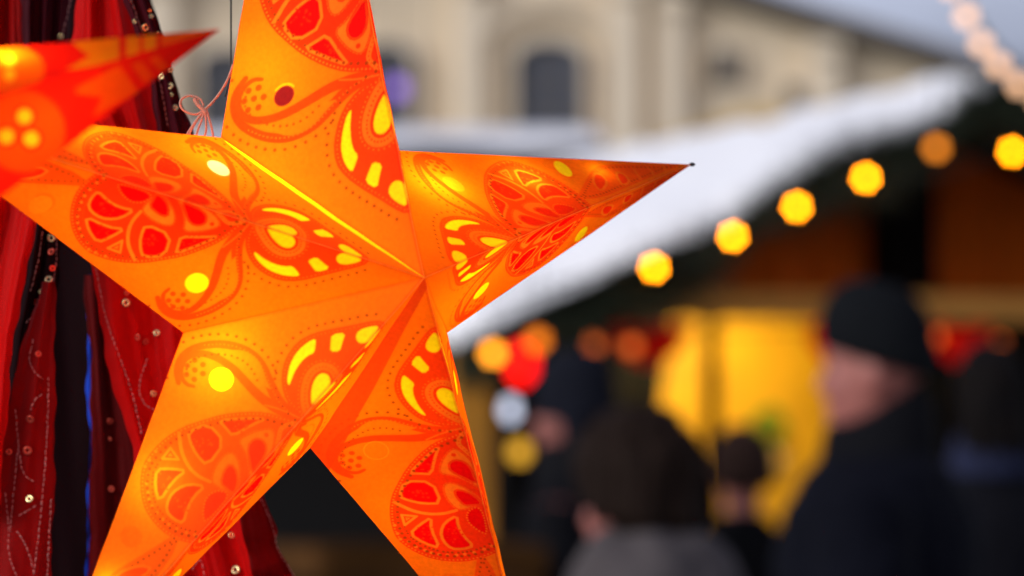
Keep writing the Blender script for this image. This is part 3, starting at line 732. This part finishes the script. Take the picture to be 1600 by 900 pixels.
def paper_material(name, fibre=420):
    m = bpy.data.materials.new(name); m.use_nodes = True; t = m.node_tree; t.nodes.remove(t.nodes['Principled BSDF'])
    at_ = t.nodes.new('ShaderNodeAttribute'); at_.attribute_name = 'print'
    tc = t.nodes.new('ShaderNodeTexCoord'); n = t.nodes.new('ShaderNodeTexNoise'); n.inputs['Scale'].default_value = fibre; n.inputs['Detail'].default_value = 4
    n2 = t.nodes.new('ShaderNodeTexNoise'); n2.inputs['Scale'].default_value = 14; n2.inputs['Detail'].default_value = 3
    t.links.new(tc.outputs['Object'], n.inputs['Vector']); t.links.new(tc.outputs['Object'], n2.inputs['Vector'])
    ad = t.nodes.new('ShaderNodeMath'); ad.operation = 'ADD'; t.links.new(n.outputs[0], ad.inputs[0]); t.links.new(n2.outputs[0], ad.inputs[1])
    mr = t.nodes.new('ShaderNodeMapRange'); mr.inputs[1].default_value = .6; mr.inputs[2].default_value = 1.4; mr.inputs[3].default_value = .78; mr.inputs[4].default_value = 1.03
    t.links.new(ad.outputs[0], mr.inputs[0])
    mx = t.nodes.new('ShaderNodeVectorMath'); mx.operation = 'SCALE'; t.links.new(at_.outputs['Color'], mx.inputs[0]); t.links.new(mr.outputs[0], mx.inputs['Scale'])
    tl = t.nodes.new('ShaderNodeBsdfTranslucent'); df = t.nodes.new('ShaderNodeBsdfDiffuse'); mi = t.nodes.new('ShaderNodeMixShader'); mi.inputs[0].default_value = .42
    bp = t.nodes.new('ShaderNodeBump'); bp.inputs['Strength'].default_value = .25; bp.inputs['Distance'].default_value = .003; t.links.new(n2.outputs[0], bp.inputs['Height'])
    t.links.new(bp.outputs[0], df.inputs['Normal'])
    t.links.new(mx.outputs[0], tl.inputs[0])
    wm = t.nodes.new('ShaderNodeMix'); wm.data_type = 'RGBA'; wm.inputs[0].default_value = .015; wm.inputs[7].default_value = (.85, .75, .6, 1)
    t.links.new(mx.outputs[0], wm.inputs[6]); t.links.new(wm.outputs[2], df.inputs[0])
    t.links.new(tl.outputs[0], mi.inputs[1]); t.links.new(df.outputs[0], mi.inputs[2])
    t.links.new(mi.outputs[0], t.nodes['Material Output'].inputs[0])
    return m
M['paper'] = paper_material('printed_star_paper')

def tri_grid(A, T, V, N, Mx):
    """rows from the tip down to the apex-valley fold; returns verts, weights (tip, valley), faces"""
    a = np.linspace(0, 1, N + 1)[:, None]; b = np.linspace(0, 1, Mx + 1)[None, :]
    bt = (1 - a) * np.ones_like(b); bv = a * b
    A, T, V = (np.array(x) for x in (A, T, V))
    bary = np.stack([bt.ravel(), bv.ravel()], 1)
    co = A + np.outer(bary[:, 0], T - A) + np.outer(bary[:, 1], V - A)
    i = np.arange(N)[:, None]; j = np.arange(Mx)[None, :]; q = (i * (Mx + 1) + j)
    F = np.stack([q, q + 1, q + Mx + 2, q + Mx + 1], -1).reshape(-1, 4)
    return co, bary, F
def np_mesh(name, co, F, colr):
    me = bpy.data.meshes.new(name); me.vertices.add(len(co)); me.vertices.foreach_set('co', co.astype(np.float32).ravel())
    me.loops.add(F.size); me.loops.foreach_set('vertex_index', F.astype(np.int32).ravel())
    me.polygons.add(len(F)); me.polygons.foreach_set('loop_start', np.arange(0, F.size, F.shape[1], dtype=np.int32)); me.polygons.foreach_set('loop_total', np.full(len(F), F.shape[1], np.int32))
    me.update(calc_edges=True)
    at_ = me.color_attributes.new('print', 'FLOAT_COLOR', 'POINT')
    at_.data.foreach_set('color', np.hstack([colr, np.ones((len(colr), 1))]).astype(np.float32).ravel())
    return me
def star_lantern():
    root = empty('star_lantern', cen, 'large glowing orange paper star with red paisley print and yellow cut-outs', 'star lantern', 'paper star lanterns')
    cn = np.array(cen)
    for name, va, vb in ARMS:
        cos, cols, Fs, off = [], [], [], 0
        for v in (va, vb):
            N, Mx = (430, 150) if name != 'R' else (330, 110)
            co, bary, F = tri_grid(apx, tip[name], val[v], N, Mx)
            ink = {('L', 'TL'): .5, ('R', 'TR'): .55}.get((name, v)) or {'T': 1, 'R': .85, 'BR': 1, 'BL': .18, 'L': 1}[name]  # paler upper and redder lower facets: shading put into the print colour
            kw = dict(ink=ink, bary=bary)
            if (name, v) == ('T', 'TL'): kw['hole_c'] = (.22, .008, .012)
            if (name, v) == ('BR', 'B'): kw.update(hole_c=None, flap=30)
            if (name, v) == ('R', 'TR'): kw.update(hole_c=(.96, .30, .005), hole2_c=HOLE)
            if (name, v) == ('L', 'LB'): kw.update(hole2_c=(.95, .24, .004))
            if (name, v) == ('L', 'TL'): kw.update(seam=11, hole_c=(.98, .95, .45))  # whiter hole colour stands in for the bulb seen through it
            if (name, v) == ('R', 'RB'): kw.update(ink=1, hole2_c=HOLE)  # shade of the lower facet put into a redder print
            if (name, v) == ('BL', 'B'): kw.update(ink=1, hole2_c=HOLE)  # redder print imitates this facet lying in shade
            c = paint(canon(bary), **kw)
            # gentle belly of the stretched paper between its folds
            nrm = np.cross(np.array(tip[name] - apx), np.array(val[v] - apx)); nrm /= np.linalg.norm(nrm)
            if nrm[1] > 0: nrm = -nrm
            ba = 1 - bary.sum(1); belly = bary[:, 0] * bary[:, 1] * ba
            co = co - np.outer(.03 * belly, nrm)
            wr = np.array([noise.noise((x * 38, y * 38, z * 38)) for x, y, z in co[::1]]) if False else 0
            ax = np.array((apx - cen).normalized()); x_, y_, z_ = (co - cn).T     # the sheet is not quite flat: shallow dents
            dent = np.sin(x_ * 41 + 2 * np.sin(z_ * 29)) * np.sin(z_ * 37 + 1.3 + 1.5 * np.sin(y_ * 33)) + .5 * np.sin(x_ * 95 + z_ * 60 + 2 * np.sin(z_ * 80)) + .25 * np.sin(z_ * 210 - x_ * 150)
            co = co + np.outer(.0007 * dent, ax)
            cos.append(co); cols.append(c); Fs.append(F + off); off += len(co)
            # plain back half of the point
            co, bary, F = tri_grid(bapx, tip[name], val[v], 24, 10)
            cos.append(co); cols.append(np.tile(np.array((.95, .15, .002)), (len(co), 1))); Fs.append(F + off); off += len(co)
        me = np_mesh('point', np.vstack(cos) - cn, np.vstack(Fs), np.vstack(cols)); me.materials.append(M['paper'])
        link(bpy.data.objects.new('point', me), root)
    # centre bulb, plus unseen ones added along each point to even the glow
    for name in (None, *tip):
        for f in ((0,) if name is None else (.24, .50, .72)):
            r_ = .012 * (1 - f) ** .7 + .002
            sh = Vector()
            if name in ('R', 'BL'):              # added bulbs set nearer the upper sheet so the lower one goes darker
                T_, V_ = tip[name], val['TR' if name == 'R' else 'LB']
                n_ = (T_ - apx).cross(V_ - apx).normalized(); c0 = cen + (T_ - cen) * f
                sh = n_ * ((apx - c0).dot(n_) * (.60 if name == 'R' else .42))
            bm = bmesh.new(); add_ball(bm, ((tip[name] - cen) * f if name else Vector()) + (sh if sh.length else Vector((-.016, 0, .034)) * (1 - f)), r_, 12)
            obj('bulb', bm, glow('lantern_bulb', (1, .90, .40), LAMP * (.45 if name == 'R' and f > .7 else 1) * (1 - f) ** 2 * (.012 / r_) ** 2), root)
    bm = bmesh.new(); add_tube(bm, [(0, 0, .03), (0, 0, .075)], .013, 12); obj('lamp_holder', bm, M['black_metal'], root)
    # white bead-like paper ends showing at the valleys, dark pin at the right tip
    pin = bmesh.new(); add_ball(pin, tip['R'] - cen + Vector((.0006, 0, 0)), .0013, 8, (1.6, 1, 1)); obj('tip_pin', pin, M['black_metal'], root)
    # tie cord: bow of thin pink cord at the seam
    bm = bmesh.new(); d = 2.235
    tie = lambda pts, r=.0007: add_tube(bm, [at(x, y, dd) - cen for x, y, dd in pts], r, 6)
    sp = lambda pts, n=3: [(*q, d) for q in chaikin(pts, False, n)]
    tie(sp([(316, 172), (318, 158), (300, 148), (284, 152), (280, 164), (288, 174), (306, 180), (318, 172)]))
    tie(sp([(318, 172), (332, 160), (346, 142), (358, 120), (364, 100)]))
    tie(sp([(318, 172), (308, 186), (298, 200), (290, 214)])); tie(sp([(320, 172), (314, 190), (308, 205), (306, 216)]))
    tie(sp([(320, 172), (322, 190), (322, 206), (318, 216)])); tie(sp([(322, 172), (328, 190), (332, 205), (334, 222), (338, 236)]))
    tie(sp([(318, 174), (306, 190), (296, 208), (296, 216)])); tie(sp([(304, 154), (308, 162), (314, 168), (322, 176)]), .0014)
    obj('tie_cord', bm, M['pink_cord'], root)
    return root
LAMP = 50
M['pink_cord'] = mat('pink_cord', (.50, .28, .20), .7)
star_lantern()
bm = bmesh.new(); add_tube(bm, [at(361, -200, 2.36), at(361, 118, 2.36), at(352, 150, 2.33)], .0006, 6)
tag(obj('hanging_wire', bm, M['cable']), 'thin grey wire hanging beside the upper point of the star', 'wire')

# ------------------------------------------------------------------ second star lantern, nearer, at the left edge
def star_two():
    K = lambda x, y, d: at(x, y, d)
    tips = [K(345, 45, 1.90), K(-300, -640, 1.78), K(-1100, -260, 1.64), K(-1000, 720, 1.66), K(-170, 960, 1.86)]
    vals = [K(-150, 88, 1.84), K(-480, -120, 1.76), K(-700, 200, 1.70), K(-480, 520, 1.74), K(-90, 378, 1.83)]
    A = K(-300, 236, 1.70); C_ = K(-395, 205, 1.80); Bk = C_ * 2 - A
    root = empty('star_lantern', C_, 'red and orange paper star at the left edge in front of the larger one', 'star lantern', 'paper star lanterns')
    mt = paper_material('red_star_paper')
    OR, RD, YL = (.95, .36, .002), (.90, .012, .003), (.97, .62, .01)
    for i in range(5):
        cos, cols, Fs, off = [], [], [], 0
        for s, v in enumerate((vals[i], vals[i - 1] if i else vals[4])):
            co, bary, F = tri_grid(A, tips[i], v, 260, 90) if i == 0 else tri_grid(A, tips[i], v, 60, 24)
            if i == 0:
                pp = np.array([proj(x)[:2] for x in co]); p = Painter(pp, RD); p.aa = 3
                circ = lambda x, y, r, e=1: [(x + r * math.cos(a), y + r * e * math.sin(a)) for a in np.linspace(0, 6.28, 25)[:-1]]
                if s == 0:
                    p.fill(np.array(circ(8, 108, 62, .62)), (.95, .15, .002), 0, 0); p.dots([(15, 95), (15, 118), (-20, 106)], YL, 9)
                    p.fill(np.array([(112, 66), (186, 55), (186, 98), (112, 108), (104, 108), (140, 88)]), OR, 0, 0)
                    p.fill(np.array([(197, 54), (218, 52), (218, 98), (197, 100)]), OR, 0, 0); p.fill(np.array([(224, 50), (244, 49), (244, 92), (224, 94)]), OR, 0, 0)
                    p.fill(np.array([(252, 40), (360, 30), (345, 60), (252, 88)]), (.94, .14, .003), 0, 0)
                else:
                    p.fill(np.array(circ(38, 206, 64)), (.93, .075, .002), 0, 0)
                    for q in ((38, 182), (10, 213), (49, 217)): p.fill(np.array(circ(*q, 18)), RD, 0, 0); p.fill(np.array(circ(*q, 12)), YL, 0, 0)
                    p.fill(np.array([(118, 138), (186, 102), (215, 143), (145, 182), (160, 152), (120, 146)]), (.93, .095, .002), 0, 0)
                    p.fill(np.array([(205, 100), (222, 96), (240, 120), (226, 130)]), (.93, .08, .002), 0, 0); p.fill(np.array([(232, 92), (246, 86), (262, 104), (252, 112)]), (.93, .08, .002), 0, 0)
                c = p.C
            else:
                c = np.tile(np.array(RD), (len(co), 1)); g = np.hypot(bary[:, 0] - .35, (bary[:, 1] - .35)); c[g < .16] = OR
            cos.append(co); cols.append(c); Fs.append(F + off); off += len(co)
            co, bary, F = tri_grid(Bk, tips[i], v, 24, 10)
            cos.append(co); cols.append(np.tile(np.array(RD), (len(co), 1))); Fs.append(F + off); off += len(co)
        me = np_mesh('point', np.vstack(cos) - np.array(C_), np.vstack(Fs), np.vstack(cols)); me.materials.append(mt)
        link(bpy.data.objects.new('point', me), root)
    for f in (0, .3, .52):  # bulbs beyond the centre are added to brighten this point
        r_ = .012 * (1 - f) ** .7 + .002
        bm = bmesh.new(); add_ball(bm, (tips[0] - C_) * f, r_, 12); obj('bulb', bm, glow('second_lantern_bulb', (1, .80, .45), (80, 6, 70)[(0, .3, .52).index(f)] * (1 - f) ** 1.6 * (.012 / r_) ** 2), root)
star_two()

# ------------------------------------------------------------------ scarves hanging behind the star
def scarf_mat(name, c, rough=.55, thread=None, sheen=.3):
    m, t, b = nodes(name)
    tc = t.nodes.new('ShaderNodeTexCoord')
    n = t.nodes.new('ShaderNodeTexNoise'); n.inputs['Scale'].default_value = 30; n.inputs['Detail'].default_value = 5
    mp = t.nodes.new('ShaderNodeMapping'); mp.inputs['Scale'].default_value = (1, 1, .12); t.links.new(tc.outputs['Object'], mp.inputs[0]); t.links.new(mp.outputs[0], n.inputs['Vector'])
    r = t.nodes.new('ShaderNodeMix'); r.data_type = 'RGBA'; r.inputs[6].default_value = (*[x * .6 for x in c], 1); r.inputs[7].default_value = (*[min(1, x * 1.35) for x in c], 1)
    t.links.new(n.outputs[0], r.inputs[0]); t.links.new(r.outputs[2], b.inputs['Base Color'])
    w = t.nodes.new('ShaderNodeTexNoise'); w.inputs['Scale'].default_value = 420; w.inputs['Detail'].default_value = 2; t.links.new(tc.outputs['Object'], w.inputs['Vector'])
    bp = t.nodes.new('ShaderNodeBump'); bp.inputs['Strength'].default_value = .35; bp.inputs['Distance'].default_value = .0008; t.links.new(w.outputs[0], bp.inputs['Height']); t.links.new(bp.outputs[0], b.inputs['Normal'])
    b.inputs['Roughness'].default_value = rough; b.inputs['Sheen Weight'].default_value = 0.0; b.inputs['Specular IOR Level'].default_value = .06
    return m
M['gold'] = mat('gold_foil', (.85, .66, .32), .25, .15, 50, metal=.9)
M['redfoil'] = mat('red_foil', (.75, .10, .06), .3, .15, 50, metal=.8)
M['thread'] = mat('rose_thread', (.55, .20, .18), .5, .3, 200)
def scarf(label, rows, d, m, folds=3, amp=.006, seed=0, sequins=(), threads=(), cross=0, red=()):
    """rows: (photo y, left x, right x) from top to bottom"""
    rng = random.Random(seed)
    ys = [r[0] for r in rows]; n, k = 120, 70
    ph = [rng.uniform(0, 6.28) for _ in range(4)]
    c = at((rows[0][1] + rows[0][2]) / 2, rows[0][0], d)
    def depth(u, y):
        f = math.sin(u * folds * 6.283 + ph[0] + .8 * math.sin(y / 170 + ph[1])) + (.30 * math.sin(u * folds * 2.3 * 6.283 + ph[2] + y / 240)) + .08 * math.sin(u * folds * 5.1 * 6.283 + ph[3] - y / 120)
        g = math.sin(y / 9.5 + 3 * u + 2 * math.sin(y / 37)) * cross
        return d + amp * .62 * f + g
    def surf(u, y):
        l = np.interp(y, ys, [r[1] for r in rows]); r_ = np.interp(y, ys, [r[2] for r in rows])
        wob = (1.6 * math.sin(y / 23 + ph[1]) + 1.1 * math.sin(y / 9 + ph[2])) * (abs(u - .5) * 2) ** 3
        return at(l + (r_ - l) * u + wob, y, depth(u, y))
    V = [surf(i / k, ys[0] + (ys[-1] - ys[0]) * j / n) - c for j in range(n + 1) for i in range(k + 1)]
    F = [(j * (k + 1) + i, j * (k + 1) + i + 1, (j + 1) * (k + 1) + i + 1, (j + 1) * (k + 1) + i) for j in range(n) for i in range(k)]
    root = obj('scarf', (V, [], F), m); root.location = c
    tag(root, label, 'scarf', 'scarves hanging behind the star')
    def onto(x, y):
        l = np.interp(y, ys, [r[1] for r in rows]); r_ = np.interp(y, ys, [r[2] for r in rows]); u = (x - l) / max(r_ - l, 1)
        return at(x, y, depth(u, y) - .0022) - c
    for lst, mm in ((sequins, M['gold']), (red, M['redfoil'])):
        for x, y, s in lst:
            bm = bmesh.new(); rr = s * d / FPX
            tl = Matrix.Rotation(rng.uniform(-.5, .5), 4, 'X') @ Matrix.Rotation(rng.uniform(-.5, .5), 4, 'Z')
            b2 = ring_bm((0, 0, 0), rr * .68, rr * .34, seg=16, n=6)
            b2.transform(Matrix.Translation(onto(x, y)) @ tl @ Matrix.Diagonal((1, .35, 1, 1)))
            obj('sequin', b2, mm, root)
    if threads:
        bm = bmesh.new()
        for line in threads:
            p = chaikin(line, False, 3); L = np.r_[0, np.cumsum(np.hypot(*np.diff(p, axis=0).T))]
            s_ = 0
            while s_ < L[-1]:
                e = s_ + rng.uniform(4, 8); q = []
                for z in (s_, (s_ + e) / 2, e): q.append((np.interp(z, L, p[:, 0]) + rng.uniform(-.8, .8), np.interp(z, L, p[:, 1])))
                add_tube(bm, [onto(*x) for x in q], rng.uniform(.00022, .00042), 5); s_ = e + rng.uniform(1, 4)
        obj('embroidery', bm, M['thread'], root)
    return root
RED1 = scarf_mat('bright_red_silk', (.40, .0012, .001)); RED2 = scarf_mat('deep_red_silk', (.19, .001, .001)); RED3 = scarf_mat('wine_red_silk', (.085, .0015, .002))
BLK = scarf_mat('black_velvet', (.010, .002, .003), .8); MRN = scarf_mat('maroon_velvet', (.045, .003, .007), .6); BLU = scarf_mat('blue_satin', (.015, .06, .55), .3)
scarf('black maroon cloth hanging at the back of all the scarves', [(-140, -90, 215), (300, -90, 290), (600, -90, 330), (1040, -90, 345)], 2.60, BLK, 2, .006, 1)
scarf('dark red scarf in the upper left corner', [(-140, -40, 30), (120, -40, 34), (330, -40, 20)], 2.50, RED2, 2, .006, 2)
scarf('black sequined scarf beside the upper left corner', [(-140, 26, 130), (70, 30, 108), (230, 30, 80)], 2.53, MRN, 3, .006, 3, sequins=[(95, 57, 5)], threads=[[(112, -10), (104, 30), (96, 60)]])
scarf('bright red pleated scarf above the near star point', [(-140, 128, 190), (0, 118, 206), (110, 108, 236), (200, 160, 246), (420, 170, 262)], 2.49, RED1, 2, .006, 4)
scarf('maroon scarf edged with gold sequins beside the pale sky', [(-140, 176, 236), (0, 194, 237), (60, 214, 256), (130, 236, 275), (210, 244, 302), (420, 262, 322)], 2.45, MRN, 2, .005, 5,
      sequins=[(228, 43, 6.5), (236, 25, 4), (234, 17, 3), (210, 34, 3.5), (252, 119, 5.5), (266, 109, 4.5), (265, 134, 6), (274, 168, 5), (268, 148, 3), (246, 52, 3)], threads=[[(205, 0), (222, 50), (248, 110), (262, 200)]])
scarf('bright red scarf with one smooth fold at the left edge', [(250, 0, 62), (330, -10, 60), (420, -30, 44), (520, -40, 22), (640, -60, 12), (800, -80, -4)], 2.42, RED1, 1, .006, 6)
scarf('black scarf with a chain of gold and red sequins', [(250, 52, 108), (350, 52, 98), (440, 36, 90), (520, 18, 84), (620, 6, 66), (760, -30, 40)], 2.44, BLK, 2, .004, 7,
      sequins=[(80, 372, 6.5), (76, 436, 6.5), (67, 455, 6.5)], red=[(80, 393, 6), (82, 419, 5), (57, 472, 5.5), (62, 481, 4)], threads=[[(66, 362), (62, 400), (54, 430), (48, 455)], [(88, 372), (88, 420), (76, 470), (58, 485), (40, 505)]])
scarf('dark red scarf embroidered with rose thread at the lower left', [(440, 66, 86), (520, 40, 86), (640, 10, 86), (760, -20, 85), (920, -40, 78), (1040, -40, 72)], 2.43, RED2, 1, .0035, 8,
      red=[(47, 655, 6.5), (43, 704, 7), (14, 706, 5), (60, 553, 5)], sequins=[(46, 779, 6.5)],
      threads=[[(76, 590), (74, 680), (68, 760), (60, 840), (52, 900)], [(52, 530), (44, 560), (52, 580), (66, 592)], [(24, 640), (28, 690), (34, 740), (52, 752)], [(8, 770), (14, 820), (12, 860), (24, 900), (40, 915)], [(66, 616), (54, 624), (48, 640)], [(28, 700), (20, 780), (16, 830)], [(56, 790), (40, 800), (28, 806)], [(26, 830), (40, 850), (50, 880), (54, 900)], [(80, 780), (76, 850), (74, 900)]])
scarf('narrow blue satin ribbon between the dark red scarves', [(430, 139, 142), (530, 137, 142), (560, 136, 143), (610, 135, 147), (640, 138, 147), (665, 141, 145), (720, 139, 141), (860, 136, 139), (890, 134, 142), (940, 134, 142)], 2.535, BLU, 1, .002, 9)
scarf('wine red scarf behind the lower left star point', [(430, 130, 166), (560, 142, 180), (700, 142, 212), (900, 138, 236), (1040, 136, 250)], 2.50, RED3, 1, .004, 10, red=[(172, 658, 5), (172, 686, 3), (174, 764, 5)])
scarf('broad bright red sequined scarf hanging behind the middle of the star', [(380, 130, 330), (440, 149, 345), (560, 164, 352), (700, 206, 358), (815, 232, 373), (900, 250, 397), (1040, 270, 430)], 2.455, RED1, 2, .006, 11,
      sequins=[(197, 473, 6.5), (245, 520, 5.5), (240, 615, 5), (368, 890, 7.5), (362, 836, 5.5)], red=[(215, 527, 5), (228, 534, 5), (198, 458, 4)], threads=[[(150, 420), (165, 500), (188, 560), (206, 610), (222, 680)], [(230, 560), (216, 600), (222, 630), (240, 640)], [(300, 890), (312, 870), (318, 890), (324, 920)]])
scarf('gathered dark red velvet scarf between the two lower star points', [(640, 330, 390), (740, 350, 404), (775, 366, 411), (830, 372, 432), (846, 376, 430), (900, 384, 461), (1040, 400, 520)], 2.50, RED2, 1, .004, 12, cross=.0028, threads=[[(408, 780), (424, 815), (430, 840), (434, 860), (460, 900)]])
